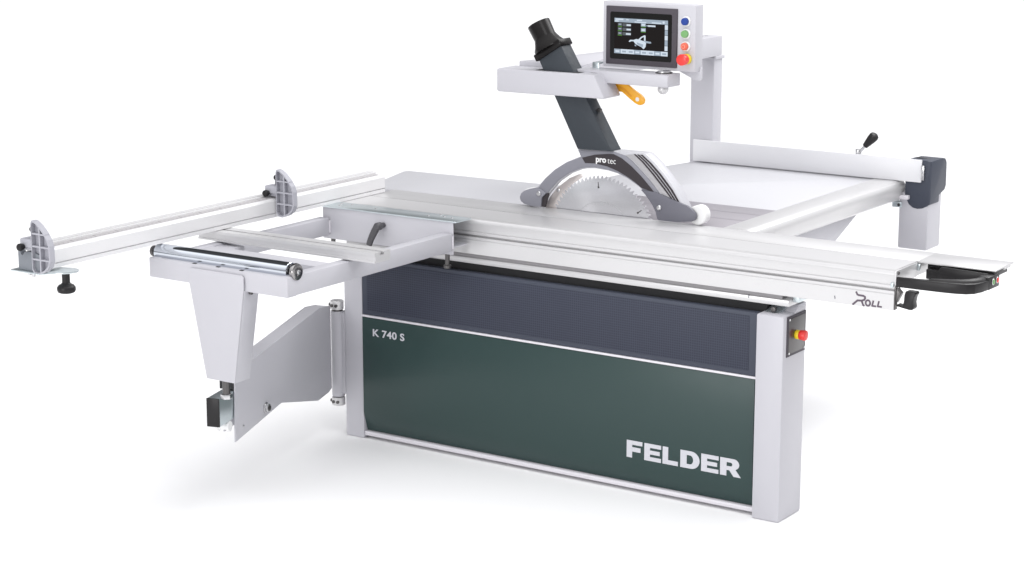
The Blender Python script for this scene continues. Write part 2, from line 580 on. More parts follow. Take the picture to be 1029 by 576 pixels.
prof = [(0.052, 0.512), (0.157, 0.524), (0.900, 0.462), (0.905, 0.235), (0.880, 0.238), (0.513, 0.257), (0.175, 0.175), (0.070, 0.180), (0.052, 0.190)]
prof = [(0.045, 0.508), (0.150, 0.522), (0.895, 0.4625), (0.905, 0.222), (0.515, 0.257), (0.180, 0.176), (0.075, 0.181), (0.045, 0.190)]
arm = MB()
arm.prism([arm_pt(s, z, -0.005) for s, z in prof], an * 0.005, 0.0012)
arm.prism([arm_pt(s, z, -0.060) for s, z in [(p[0] if p[0] < .88 else .872, p[1] if p[1] != 0.222 else 0.246) for p in prof]], an * 0.005, 0.0012)
arm.prism([arm_pt(s, z, -0.0555) for s, z in ((0.048, 0.507), (0.150, 0.5205), (0.893, 0.461), (0.893, 0.456), (0.150, 0.515), (0.048, 0.501))], an * 0.051)
arm.prism([arm_pt(s, z, -0.0555) for s, z in ((0.055, 0.1865), (0.18, 0.1815), (0.51, 0.262), (0.51, 0.267), (0.18, 0.187), (0.055, 0.192))], an * 0.051)
am = obj("swing_arm", arm, PAINT, saw)
hinge = MB()
hinge.lathe((HX, HY, 0.148), (HX, HY, 0.478), [(0, .0225), (.002, .0245), (.326, .0245), (.328, .0235), (.33, .0235)])
obj("hinge_post", hinge, PAINT, am)
for z0, z1 in ((0.484, 0.518), (0.112, 0.144)):
    c = MB().lathe((HX, HY, z0), (HX, HY, z1), [(0, .022), (.002, .0255), (z1 - z0 - .002, .0255), (z1 - z0, .0225), (z1 - z0, 0.012), (z1 - z0 - .006, 0.012)])
    c.cyl((HX - .004, HY - .023, (z0 + z1) / 2), (HX - .005, HY - .030, (z0 + z1) / 2), 0.006, m=1)
    c.cyl((HX + .012, HY - .020, (z0 + z1) / 2), (HX + .014, HY - .0265, (z0 + z1) / 2), 0.006, m=1)
    c.cyl((HX - .022, HY - .008, (z0 + z1) / 2), (HX - .030, HY - .010, (z0 + z1) / 2), 0.006, m=1)
    obj("hinge_collar", c, [ALU, DSTEEL], am)
obj("hinge_washer", MB().cyl((HX, HY, 0.4785), (HX, HY, 0.4835), 0.021), DSTEEL, am)
obj("hinge_lug", MB().box(-0.03, 0.001, 0.0, 0.06, 0.16, 0.475, 0.002), PAINT, am)
bolt = MB()
b0 = arm_pt(0.655, 0.277, 0.0)
bolt.cyl(b0, b0 + an * 0.004, 0.0195, c=0.001)
bolt.cyl(b0 + an * 0.004, b0 + an * 0.014, 0.0165, c=0.0015, n=6)
bolt.cyl(b0 + an * 0.0135, b0 + an * 0.018, 0.010, c=0.001, m=1)
obj("hex_bolt", bolt, [STEEL, DSTEEL], am)
for s_, z in ((0.862, 0.437), (0.840, 0.262)):
    q = arm_pt(s_, z)
    obj("rivet", MB().cyl(q - an * 0.0005, q + an * 0.002, 0.0055, c=0.001), STEEL, am)
# square support tube sliding out of the arm
sb = MB()
bb = [arm_pt(0.70, 0.303, -0.053), arm_pt(0.70, 0.303, -0.0075), arm_pt(0.70, 0.400, -0.0075), arm_pt(0.70, 0.400, -0.053)]
sb.prism(bb, ad * 0.305, 0.003)
sbo = obj("support_tube", sb, ZINC, am)
ec = MB()
bb = [arm_pt(1.0045, 0.3025, -0.0535), arm_pt(1.0045, 0.3025, -0.0070), arm_pt(1.0045, 0.4005, -0.0070), arm_pt(1.0045, 0.4005, -0.0535)]
ec.prism(bb, ad * 0.006, 0.002)
obj("tube_cap", ec, BLACK, am)
rl = MB()
q = arm_pt(0.93, 0.285, -0.052)
rl.lathe(q, q + an * 0.046, [(0, .017), (.006, .019), (.010, .013), (.036, .013), (.040, .019), (.046, .017)])
obj("guide_roller", rl, WHITE, am)
gb = MB()
gb.prism([arm_pt(s, z, -0.0553) for s, z in ((0.84, 0.405), (0.90, 0.405), (0.90, 0.455), (0.84, 0.459))], an * 0.050)
obj("arm_block", gb, GAP, am)

# ------------------------------------------------------------------ sliding table
XL, XR = -0.010, 2.198
st = thing("sliding_table", (1.1, 0.17, 0.765), "long silver aluminium sliding table with a black loop handle at its right end", "sliding table")
sec = [(0.170, T), (0.020, T), (0.010, 0.8940), (0.004, 0.8905), (0.0010, 0.8855), (0.0005, 0.8790), (0.0030, 0.8745),
       (0.0040, 0.8490), (0.0062, 0.8480), (0.0062, 0.8460), (0.0030, 0.8450), (0.0030, 0.8360), (0.0180, 0.8345), (0.0180, 0.8285),
       (0.0010, 0.8270), (0.0010, 0.8190), (0.0025, 0.8183), (0.0025, 0.8167), (0.0, 0.8160), (0.0, 0.7665), (0.001, 0.7655), (0.020, 0.7655), (0.020, 0.8440), (0.170, 0.8440)]
obj("front_profile", MB().yz(sec, XL, XR), ALU, st, smooth=28)
obj("rear_deck", MB().box(XL, XR, 0.1745, 0.3365, 0.846, T - 0.0003, 0.0012)
    .box(XR - 0.002, 2.459, 0.1725, 0.3330, T - 0.0055, T - 0.0003, 0.0014)
    .box(2.446, 2.452, 0.27, 0.325, T - 0.016, T - 0.0054, 0.001), ALU, st)
obj("seam", MB().box(XL + .001, XR, 0.1695, 0.1750, 0.86, T - 0.0007), GAP, st)
epo = obj("end_plate", MB().box(XR, XR + 0.004, 0.0012, 0.168, 0.846, 0.8925, 0.001), ALU, st)
obj("end_gasket", MB().box(XR, XR + 0.0045, 0.0015, 0.0195, 0.7675, 0.8455, 0.001), DSTEEL, st)
obj("end_screw", MB().cyl((XR + .004, 0.014, 0.884), (XR + .009, 0.014, 0.884), 0.005), DSTEEL, epo)
obj("deck_buffer", MB().box(XR + 0.004, XR + 0.014, 0.165, 0.1715, 0.866, 0.888, 0.001), ZINC, st)
obj("edge_buffer", MB().box(XR - 0.012, XR - 0.003, -0.003, 0.003, 0.8395, 0.8545, 0.001), ZINC, st)
obj("deck_liner", MB().box(XR + 0.0255, 2.440, 0.200, 0.330, 0.862, T - 0.006, 0.001), BLACK, st)
# loop handle
hd = MB()
outer = [(2.203, 0.000), (2.28, 0.000), (2.35, 0.002), (2.395, 0.007), (2.428, 0.018), (2.447, 0.038), (2.457, 0.072), (2.461, 0.12), (2.463, 0.198), (2.42, 0.198)]
inner = [(2.232, 0.198), (2.232, 0.166), (2.420, 0.166), (2.426, 0.120), (2.414, 0.080), (2.385, 0.056), (2.34, 0.040), (2.28, 0.020), (2.203, 0.010)]
hd.xy(outer + inner, 0.842, 0.874, 0.003)
hd.xz([(2.272, 0.845), (2.272, 0.872), (2.284, 0.8875), (2.440, 0.8835), (2.440, 0.845)], 0.160, 0.176, 0.002)
hd.xy([(2.425, 0.115), (2.4615, 0.115), (2.464, 0.199), (2.425, 0.199)], 0.8415, 0.882, 0.003)
hdo = obj("handle", hd, BLACK, st, smooth=40)
gp, gr = [], []
path = [(2.283, 0.010, .862, .004), (2.295, 0.013, .864, .011), (2.312, 0.018, .864, .017), (2.34, 0.024, .864, .0185), (2.375, 0.030, .865, .0195), (2.405, 0.040, .866, .020),
        (2.426, 0.058, .867, .020), (2.438, 0.085, .868, .019), (2.442, 0.110, .868, .018), (2.443, 0.120, .868, .012)]
g = MB().tube([p[:3] for p in path], [p[3] for p in path], n=24, flat=0.85)
obj("grip", g, BLACK, hdo, smooth=60)
for nm, y, mm in (("start_button", 0.146, GREENB), ("stop_button", 0.180, RED)):
    obj(nm, MB().cyl((2.4625, y, 0.864), (2.4655, y, 0.864), 0.0105, c=0.001, m=1).cyl((2.465, y, 0.864), (2.4675, y, 0.864), 0.0085, c=0.001), [mm, STEEL], hdo)
# bent black latch
lt = MB()
lt.xz([(2.206, 0.786), (2.228, 0.783), (2.231, 0.800), (2.232, 0.820), (2.236, 0.832), (2.266, 0.832), (2.270, 0.826), (2.264, 0.815), (2.261, 0.797),
       (2.264, 0.782), (2.260, 0.775), (2.250, 0.774), (2.206, 0.781)], 0.000, 0.032, 0.0012)
obj("latch", lt, BLACK, st)
obj("latch_spring", MB().xz([(2.2035, 0.838), (2.2085, 0.830), (2.2175, 0.822), (2.214, 0.812), (2.206, 0.797), (2.2035, 0.79)], 0.004, 0.03, 0.001), DSTEEL, st)


# script lettering: thick strokes
def stroke(mb, pts, w, y=-0.0006, th=0.0012, base=None):
    for (x0, z0), (x1, z1) in zip(pts, pts[1:]):
        d = Vector((x1 - x0, z1 - z0))
        L = d.length
        if L < 1e-6:
            continue
        d /= L
        n_ = Vector((-d.y, d.x)) * w / 2
        e = d * (w * 0.30)
        q = [Vector((x0, z0)) - e - n_, Vector((x1, z1)) + e - n_, Vector((x1, z1)) + e + n_, Vector((x0, z0)) - e + n_]
        mb.xz([(p.x, p.y) for p in q], y, y + th)
        y -= 0.00003


rollz = MB()
fx, fz = 2.059, 0.768
sx_, sz_ = 0.1, 0.1


def RP(a, b):
    # logo grid: units of the drawn mark (x to the right, z up), in millimetres
    return (fx + a / 1000.0, fz + b / 1000.0)


stroke(rollz, [RP(11, 42), RP(15, 34.5), RP(20, 33), RP(36, 32.5), RP(41, 30), RP(42, 25), RP(39, 20), RP(31, 16.5), RP(16, 15), RP(1, 1)], 6.2e-3)
stroke(rollz, [RP(30, 16.5), RP(36, 3), RP(39, 1)], 6.2e-3)
stroke(rollz, [RP(52 + 7.6 * math.cos(a), 11.5 + 8.8 * math.sin(a)) for a in (2 * math.pi * i / 16 for i in range(17))], 5.4e-3)
stroke(rollz, [RP(70, 20), RP(66.5, 4), RP(79, 4)], 5.4e-3)
stroke(rollz, [RP(89, 20.5), RP(85.5, 4.5), RP(98, 4.5)], 5.4e-3)
obj("lettering", rollz, LETTERD, st)
tick = MB()
for x, z in ((1.995, 0.784), (1.996, 0.779)):
    tick.box(x, x + 0.0028, -0.0008, 0.001, z, z + 0.007 * 0.7)
obj("locking_mark", tick, NOSE, st)
obj("rail_mark", MB().box(1.679, 1.682, 0.0190, 0.021, 0.739, 0.750), NOSE, saw)

# ------------------------------------------------------------------ outrigger table
og = thing("outrigger_table", (0.28, -0.55, 0.42), "light grey outrigger frame with a chrome roller, carried on a tapered leg", "outrigger table")
brk = MB()
brk.box(-0.010, 0.576, -0.101, -0.0965, 0.777, 0.8925, 0.001)
brk.box(-0.010, -0.0055, -0.0966, -0.004, 0.777, 0.8925, 0.001)
brk.box(-0.005, 0.571, -0.0965, -0.006, 0.8, 0.804)
obj("mounting_bracket", brk, PAINT, og)
cp = MB().box(-0.020, 0.592, -0.106, -0.010, 0.8930, 0.8985, 0.0012)
cpo = obj("clamp_plate", cp, ZINC, og)
for x, y in ((0.03, -0.04), (0.05, -0.075), (0.075, -0.035), (0.20, -0.055), (0.44, -0.06), (0.47, -0.025), (0.50, -0.045), (0.54, -0.055)):
    obj("screw", MB().lathe((x, y, 0.8980), (x, y, 0.902), [(0, .006), (.0015, .0055), (.0025, .004), (.0026, .0022), (.0012, .002)], n=20), STEEL, cpo)
for x0, x1 in ((-0.021, 0.022), (0.532, 0.575)):
    obj("side_arm", MB().box(x0, x1, -0.998, -0.1012, 0.790, 0.8550, 0.004), PAINT, og)
for x in (0.5765, 0.023):
    obj("weld_seam", MB().tube([(x, -0.103, z) for z in (0.80, 0.815, 0.83, 0.845)], 0.003, n=8), TRIM, og)
obj("front_bar", MB().box(-0.0205, 0.5745, -1.002, -0.955, 0.7885, 0.8545, 0.003), PAINT, og)
obj("cross_bar", MB().box(0.022, 0.532, -0.805, -0.735, 0.8, 0.8535, 0.003), PAINT, og)
obj("weld_plate", MB().box(0.022, 0.10, -0.735, -0.66, 0.806, 0.850, 0.003), PAINT, og)
rr = MB()
RY, RZ, RR = -0.955, 0.8660, 0.0285
rr.lathe((-0.018, RY, RZ), (0.552, RY, RZ), [(0, 0.02), (0.0, RR - .002), (0.002, RR), (0.568, RR), (0.570, RR - .002), (0.570, 0.02)], n=64)
ro = obj("roller", rr, CHROME, og)
obj("roller_cradle", MB().yz([(-0.999, 0.8548), (-0.985, 0.842), (-0.97, 0.8365), (-0.94, 0.8365), (-0.925, 0.842), (-0.911, 0.8548), (-0.911, 0.8520), (-0.94, 0.833), (-0.97, 0.833), (-0.999, 0.852)], 0.004, 0.566), ZINC, og)
for x in (0.170, 0.271, 0.372):
    obj("cradle_slot", MB().box(x, x + 0.014, -0.9995, -0.990, 0.8545, 0.8562, 0.0006), GAP, og)
for x, s, kr in ((0.556, 1, 1.0), (-0.022, -1, 0.68)):
    k = MB().lathe((x, RY, RZ), (x + 0.03 * s, RY, RZ), [(d_, r_ * kr) for d_, r_ in [(0, .014), (.006, .014), (.007, .020), (.010, .0275), (.016, .0285), (.022, .0265), (.024, .020), (.024, .012), (.021, .011), (.021, 0)]], n=36)
    k.cyl((x + .020 * s, RY, RZ), (x + .029 * s, RY, RZ), 0.0085, c=0.0015, n=6, m=1)
    obj("end_knob", k, [KNOBM if s > 0 else DSTEEL, STEEL], og)
# tapered leg
lg = MB()
fr = [(0.228, 0.478), (0.349, 0.478), (0.3985, 0.800), (0.3985, 0.8345), (0.391, 0.8425), (0.171, 0.8425), (0.163, 0.8345), (0.163, 0.800)]
lg.xz(fr, -1.0115, -1.0058, 0.0012)
lg.xz([(0.349 - .0045, 0.4785), (0.349, 0.4785), (0.3985, 0.7884), (0.3985 - .0045, 0.7884)], -1.0059, -0.935, 0.001)
lg.xz([(0.228, 0.4785), (0.228 + .0045, 0.4785), (0.163 + .0045, 0.7884), (0.163, 0.7884)], -1.0059, -0.935, 0.001)
lg.xz([(0.228, 0.478), (0.349, 0.478), (0.3495, 0.4825), (0.2275, 0.4825)], -1.0059, -0.935, 0.001)
lego = obj("leg", lg, PAINT, og)
FX, FY = 0.262, -0.955
obj("threaded_rod", MB().cyl((FX, FY, 0.404), (FX, FY, 0.480), 0.0125, n=24), DSTEEL, lego)
obj("lock_nut", MB().cyl((FX, FY, 0.4015), (FX, FY, 0.418), 0.020, c=0.002, n=6), STEEL, lego)
obj("leg_screw", MB().cyl((0.402, -0.985, 0.783), (0.412, -0.985, 0.783), 0.006, c=0.001), DSTEEL, lego)
# aluminium support bar lying at table height across the frame
pr = MB()
pr.yz([(-0.690, 0.8600), (-0.690, 0.8660), (-0.687, 0.8670), (-0.687, 0.8830), (-0.690, 0.8840), (-0.690, 0.8945), (-0.658, 0.8945), (-0.658, 0.8900), (-0.664, 0.8900), (-0.664, 0.883),
       (-0.640, 0.883), (-0.640, 0.8900), (-0.646, 0.8900), (-0.646, 0.8945), (-0.607, 0.8945), (-0.607, 0.8600)], -0.085, 0.684)
obj("support_bar", pr, ALU, og)
# clamp lever and set screws on the bracket
lv = MB()
lv.cyl((0.270, -0.101, 0.853), (0.270, -0.122, 0.853), 0.010, c=0.001)
lv.lathe((0.270, -0.120, 0.853), (0.270, -0.148, 0.853), [(0, .013), (.003, .0145), (.022, .0145), (.026, .012), (.028, .006)])
lv.tube([(0.268, -0.134, 0.856), (0.256, -0.139, 0.832), (0.244, -0.143, 0.806), (0.236, -0.145, 0.784)], [0.0135, 0.0135, 0.0120, 0.0105], n=16)
obj("clamp_lever", lv, mat("grey_lever_plastic", (0.07, 0.068, 0.075), 0.4), og)
for x in (0.518, 0.0):
    obj("set_screw", MB().cyl((x, -0.055, 0.722), (x, -0.055, 0.777), 0.0085, n=20).cyl((x, -0.055, 0.716), (x, -0.055, 0.728), 0.014, c=0.002, n=20), DSTEEL, og)
obj("side_bolt", MB().cyl((-0.010, -0.06, 0.84), (-0.024, -0.06, 0.84), 0.009, c=0.001, n=6), STEEL, og)

# ------------------------------------------------------------------ crosscut fence with its two flip stops
cf = thing("crosscut_fence", (-0.05, -0.6, T), "long white aluminium crosscut fence bar lying across the left end of the sliding table", "fence")
fs = [(0.0, 0.8965), (0.0, 0.9085), (-0.006, 0.9095), (-0.006, 0.9125), (0.0, 0.9135), (0.0, 0.9540), (-0.003, 0.9590), (-0.010, 0.9625), (-0.034, 0.9660), (-0.0345, 0.9590), (-0.0395, 0.9590), (-0.0400, 0.9690),
      (-0.050, 0.9695), (-0.0505, 0.9630), (-0.056, 0.9630), (-0.0565, 0.9710), (-0.082, 0.9700), (-0.086, 0.968), (-0.086, 0.8965)]
FY0, FY1 = -1.475, 0.262
obj("fence_bar", MB().xz(fs, FY0, FY1), FENCEA, cf, smooth=25)
rule = MB()
rz0 = lambda x: 0.9625 + (-0.010 - x) / 0.024 * 0.0035
rule.prism([(-0.012, FY0 + .01, rz0(-0.012) + .0003), (-0.032, FY0 + .01, rz0(-0.032) + .0003), (-0.032, FY0 + .01, rz0(-0.032) + .0009), (-0.012, FY0 + .01, rz0(-0.012) + .0009)], (0, FY1 - FY0 - .03, 0), m=0)
k = 0
y = FY0 + 0.03
while y < FY1 - 0.03:
    xe = -0.0290 if k % 5 == 0 else -0.020
    if k % 5 == 0:
        rule.prism([(-0.014, y, rz0(-0.014) + .0006), (xe, y, rz0(xe) + .0006), (xe, y, rz0(xe) + .0012), (-0.014, y, rz0(-0.014) + .0012)], (0, 0.0025, 0), m=1)
    else:
        rule.prism([(-0.014, y, rz0(-0.014) + .0006), (xe, y, rz0(xe) + .0006), (xe, y, rz0(xe) + .0012), (-0.014, y, rz0(-0.014) + .0012)], (0, 0.0012, 0), m=1)
    y += 0.02
    k += 1
obj("scale_strip", rule, [mat("scale_strip_silver", (0.55, 0.53, 0.54), 0.4, metal=0.2), mat("scale_marks", (0.25, 0.23, 0.24), 0.6)], cf)
obj("end_cap", MB().xz([(-0.002, 0.898), (-0.002, 0.953), (-0.012, 0.961), (-0.084, 0.967), (-0.084, 0.898)], FY1, FY1 + 0.004, 0.0008)
    .cyl((-0.03, FY1 + .003, 0.955), (-0.03, FY1 + .006, 0.955), 0.006, m=1), [ALU, ZINC], cf)
ebk = MB()
ebk.xz([(-0.100, 0.8915), (-0.002, 0.8915), (-0.002, 0.945), (-0.030, 0.953), (-0.072, 0.950), (-0.078, 0.9395), (-0.086, 0.9395), (-0.090, 0.951), (-0.100, 0.951)], -1.500, FY0 - 0.001, 0.0015)
obj("end_block", ebk, mat("grey_cast_block", (0.22, 0.235, 0.26), 0.5, metal=0.3, noise=0.1), cf)
pl = MB()
pts = [(-0.125, -1.512), (-0.125, -1.44), (-0.02, -1.40), (0.022, -1.385)] + [(0.030 + 0.042 * math.cos(math.radians(a)), -1.427 + 0.042 * math.sin(math.radians(a))) for a in range(80, -100, -15)] + [(0.0, -1.512)]
pl.xy(pts, 0.886, 0.8905, 0.0010)
obj("end_foot_plate", pl, ZINC, cf)
kb = MB()
KX, KY = 0.034, -1.43
kb.cyl((KX, KY, 0.850), (KX, KY, 0.8855), 0.0125, n=24)
kb.lathe((KX, KY, 0.818), (KX, KY, 0.855), [(0, .010), (.001, .020), (.004, .0265), (.011, .0295), (.019, .0290), (.026, .024), (.030, .016), (.034, .013)])
obj("clamp_knob", kb, BLACK, cf)
for x, z in ((-0.045, 0.872), (-0.062, 0.876)):
    obj("lower_stud", MB().cyl((x, -1.49, z), (x, -1.49, 0.8865), 0.0055), STEEL, cf)

STOPG = mat("stop_grey_casting", (0.40, 0.40, 0.44), 0.45, spec=0.3, bump=0.1)


def flip_stop(yf, label, px, pz):
    """yf: front (ribbed) face, plate hangs in front of the fence face"""
    tng = thing("flip_stop", (px + 0.04, yf + 0.02, pz), label, "stop", "flip stops on the crosscut fence")
    outl = [(0.000, 0.012), (0.000, 0.160), (0.005, 0.170), (0.016, 0.168), (0.036, 0.155), (0.056, 0.136), (0.072, 0.114), (0.079, 0.095), (0.080, 0.046),
            (0.072, 0.026), (0.052, 0.010), (0.026, 0.0), (0.008, 0.002)]
    mb = MB()
    P = [(px + a, pz + b) for a, b in outl]
    mb.xz(P, yf + 0.018, yf + 0.022, 0.001)
    # raised rim, one segment per edge
    n = len(P)
    cx, cz = px + 0.038, pz + 0.082
    for i in range(n):
        (x0, z0), (x1, z1) = P[i], P[(i + 1) % n]
        k_ = 0.0055
        def inn(x, z):
            d = Vector((cx - x, cz - z)).normalized() * k_
            return (x + d.x, z + d.y)
        a, b = inn(x0, z0), inn(x1, z1)
        mb.xz([(x0, z0), (x1, z1), b, a], yf, yf + 0.0183)
    mb.xz([(px + 0.034, pz + 0.006), (px + 0.039, pz + 0.006), (px + 0.039, pz + 0.150), (px + 0.034, pz + 0.153)], yf + 0.0005, yf + 0.0183)
    for z in (0.045, 0.086, 0.126):
        xe = 0.078 if z < 0.1 else 0.062
        mb.xz([(px + 0.003, pz + z), (px + xe, pz + z), (px + xe, pz + z + 0.005), (px + 0.003, pz + z + 0.005)], yf + 0.001, yf + 0.0185)
    obj("stop_plate", mb, STOPG, tng)
    cb = MB()
    cb.box(px - 0.056, px + 0.002, yf + 0.004, yf + 0.050, pz + 0.080, pz + 0.108, 0.005)
    cb.box(px - 0.050, px + 0.002, yf + 0.012, yf + 0.046, pz + 0.070, pz + 0.082, 0.002)
    obj("pivot_arm", cb, STOPG, tng)
    kb_ = MB().lathe((px - 0.040, yf + 0.006, pz + 0.082), (px - 0.040, yf - 0.02, pz + 0.082), [(0, .008), (.006, .0105), (.010, .0118), (.019, .0118), (.022, .010), (.023, .005)], n=20)
    obj("knob", kb_, BLACK, tng)
    k2 = MB().cyl((px - 0.018, yf + 0.028, pz + 0.105), (px - 0.018, yf + 0.028, pz + 0.128), 0.007, n=16)
    k2.ball((px - 0.018, yf + 0.028, pz + 0.136), 0.012, 0.9)
    obj("knob", k2, BLACK, tng)
    return tng


flip_stop(-0.385, "grey ribbed flip stop part way along the white fence bar, behind the roller", 0.010, 0.8995)
flip_stop(-1.510, "grey ribbed flip stop at fence bar's outer end, above a black knob", -0.028, 0.886)

# ------------------------------------------------------------------ rip fence
rf = thing("rip_fence", (1.1, 1.62, 0.8), "white rip fence plate with dark blue grey end cap and a black clamping lever", "rip fence")
obj("fence_plate", MB().box(0.595, 1.609, 1.595, 1.603, T + 0.002, 0.986, 0.0012)
    .box(0.60, 1.604, 1.603, 1.635, T + 0.004, 0.975, 0.002), RIPW, rf)
cap = MB()
cpz = [(1.540, 0.838), (1.540, 0.9), (1.540, 0.980), (1.606, 0.984), (1.630, 0.984), (1.640, 0.980), (1.645, 0.970), (1.645, 0.812), (1.632, 0.802), (1.615, 0.7935), (1.595, 0.790), (1.575, 0.793), (1.558, 0.805)]
cap.xz(cpz, 1.604, 1.70, 0.003)
cap.yz([(1.606, 0.815), (1.606, 0.982), (1.722, 0.982), (1.748, 0.977), (1.762, 0.960), (1.764, 0.868), (1.752, 0.852), (1.69, 0.835)], 1.55, 1.6465, 0.004)
obj("end_cap", cap, CAPB, rf)
obj("clamp_rail", MB().box(1.6095, 1.622, 1.5905, 1.604, 0.907, 0.965, 0.001).box(1.613, 1.619, 1.586, 1.592, 0.935, 0.96, 0.001), STEEL, rf)
obj("cap_rib", MB().box(1.56, 1.615, 1.66, 1.669, 0.9825, 0.9855, 0.001), DSTEEL, rf)
obj("drive_box", MB().box(1.516, 1.640, 1.606, 1.738, 0.626, 0.852, 0.008), PAINT, rf)
obj("rail_clamp", MB().box(1.525, 1.562, 1.585, 1.606, 0.826, 0.842, 0.002).box(1.49, 1.53, 1.600, 1.64, 0.79, 0.812, 0.002, m=1)
    .cyl((1.519, 1.598, 0.80), (1.519, 1.603, 0.80), 0.006, m=2), [TRIM, ZINC, GAP], rf)
lo = obj("clamp_lever", MB().cyl((1.330, 1.62, 0.975), (1.330, 1.62, 1.003), 0.012, c=0.002)
         .tube([(1.338, 1.62, 0.995), (1.350, 1.62, 1.008), (1.362, 1.62, 1.022)], 0.006, n=12), STEEL, rf)
obj("lever_knob", MB().lathe((1.356, 1.62, 1.016), (1.402, 1.62, 1.068), [(0, .006), (.002, .011), (.02, .0145), (.042, .0185), (.056, .0195), (.064, .017), (.069, .010), (.070, 0)]), BLACK, lo)

# ------------------------------------------------------------------ overhead guard
oh = thing("overhead_guard", (0.61, 1.67, 0), "overhead blade guard hanging from a light grey gantry post, with dark dust chute and hood", "saw guard")
obj("post", MB().box(0.546, 0.656, 1.652, 1.728, 0.002, 1.322, 0.007).box(0.542, 0.661, 1.648, 1.735, 1.316, 1.328, 0.002), PAINT, oh)
bm_ = MB()
bm_.xy([(0.53, 0.385), (0.56, 0.50), (0.610, 0.86), (0.600, 1.66), (0.688, 1.66), (0.688, 0.86), (0.78, 0.50), (0.80, 0.385)], 1.335, 1.416, 0.004)
bm_.cyl((0.64, 1.655, 1.326), (0.64, 1.655, 1.336), 0.018, m=1)
bmo = obj("beam", bm_, [PAINT, DSTEEL], oh)
for i in range(5):
    obj("beam_screw", MB().cyl((0.64, 1.45 + .04 * i, 1.4155), (0.64, 1.45 + .04 * i, 1.4185), 0.006, n=14), STEEL, bmo)
# sheet metal shell in front
shp = [(0.510, 1.320), (0.510, 1.392), (0.516, 1.3985), (0.918, 1.3985), (0.924, 1.394), (0.9645, 1.322), (0.962, 1.317), (0.516, 1.3145)]
obj("arm_shell", MB().xz(shp, 0.270, 0.384, 0.004, seg=3), PAINT, oh)
obj("shell_slot", MB().xy([(0.665, 0.292), (0.845, 0.292), (0.845, 0.372), (0.665, 0.372)], 1.3960, 1.3993).xy([(0.872, 0.330), (0.90, 0.330), (0.90, 0.345), (0.872, 0.345)], 1.3960, 1.3995), [GAP], oh)
obj("hinge_tab", MB().box(0.845, 0.873, 0.386, 0.392, 1.39, 1.430, 0.001).box(0.845, 0.873, 0.391, 0.425, 1.424, 1.430, 0.001), ZINC, oh)
obj("side_arm", MB().box(0.79, 1.186, 0.330, 0.420, 1.3655, 1.4085, 0.003), PAINT, oh)
obj("pivot", MB().cyl((1.140, 0.385, 1.4085), (1.140, 0.385, 1.4125), 0.030, m=0).cyl((1.140, 0.385, 1.4125), (1.140, 0.385, 1.4165), 0.024, m=1), [DSTEEL, STEEL], oh)
obj("pivot_ball", MB().cyl((1.137, 0.385, 1.352), (1.137, 0.385, 1.366), 0.017).ball((1.137, 0.385, 1.352), 0.0195, 0.9), ALU, oh)
# dust chute
cho = obj("dust_chute", MB().xz([(0.838, 1.1262), (0.9825, 1.1298), (0.972, 1.144), (0.756, 1.507), (0.664, 1.450)], 0.300, 0.366, 0.003), CHUTE, oh)
obj("chute_bolt", MB().cyl((0.900, 0.333, 1.267), (0.9165, 0.333, 1.267), 0.008, c=0.001, n=6), DSTEEL, cho)
dp = MB()
cd = Vector((-0.507, 0, 0.862)).normalized()          # along the chute
cu_ = Vector((0.85, 0, 0.527)).normalized()           # across its end
ce = Vector((0.709, 0.333, 1.476))
q = [ce + cu_ * a + Vector((0, b, 0)) - cd * 0.018 for a, b in ((-0.063, -0.040), (0.063, -0.040), (0.063, 0.040), (-0.063, 0.040))]
dp.prism(q, cd * 0.026, 0.004)
c0 = ce - cu_ * 0.008 + cd * 0.015
dp.lathe(c0, c0 + cd * 0.12, [(-0.012, 0.060), (0.000, 0.0575), (0.012, 0.050), (0.030, 0.0425), (0.036, 0.0405), (0.088, 0.0425), (0.090, 0.0415), (0.090, 0.038), (0.04, 0.036)], n=48)
obj("dust_port", dp, BLACKG, cho)
# hood over the blade
shell = [(0.680, 0.930), (0.655, 0.968), (0.692, 1.006), (0.732, 1.041), (0.785, 1.074), (0.844, 1.099), (0.829, 1.125), (0.989, 1.130), (1.108, 1.131),
         (1.122, 1.121), (1.148, 1.101), (1.189, 1.062), (1.212, 1.036), (1.236, 1.006), (1.262, 0.965), (1.28, 0.93), (1.28, 0.915), (1.168, 0.906), (1.159, 0.930), (1.147, 0.950), (1.132, 0.969), (1.116, 0.987), (1.098, 1.002), (1.078, 1.015),
         (1.037, 1.036), (0.996, 1.050), (0.956, 1.057), (0.904, 1.060), (0.870, 1.057), (0.845, 1.051), (0.799, 1.032), (0.752, 1.000), (0.709, 0.954), (0.695, 0.930)]
hs = obj("hood", MB().xz(shell, 0.316, 0.334, 0.0015), [HOODL], oh)
rim_o = [(0.850, 1.1262), (0.989, 1.1297), (1.107, 1.1305), (1.1215, 1.1207), (1.1475, 1.1007), (1.1885, 1.0617), (1.2115, 1.0357), (1.2355, 1.0057), (1.2615, 0.9647), (1.272, 0.945)]
rim_i = [(0.850, 1.110), (0.989, 1.113), (1.100, 1.114), (1.110, 1.107), (1.134, 1.087), (1.174, 1.049), (1.196, 1.024), (1.220, 0.995), (1.245, 0.956), (1.256, 0.936)]
obj("hood_rim", MB().xz(rim_o + rim_i[::-1], 0.3335, 0.368, 0.0010), HOODL, hs)
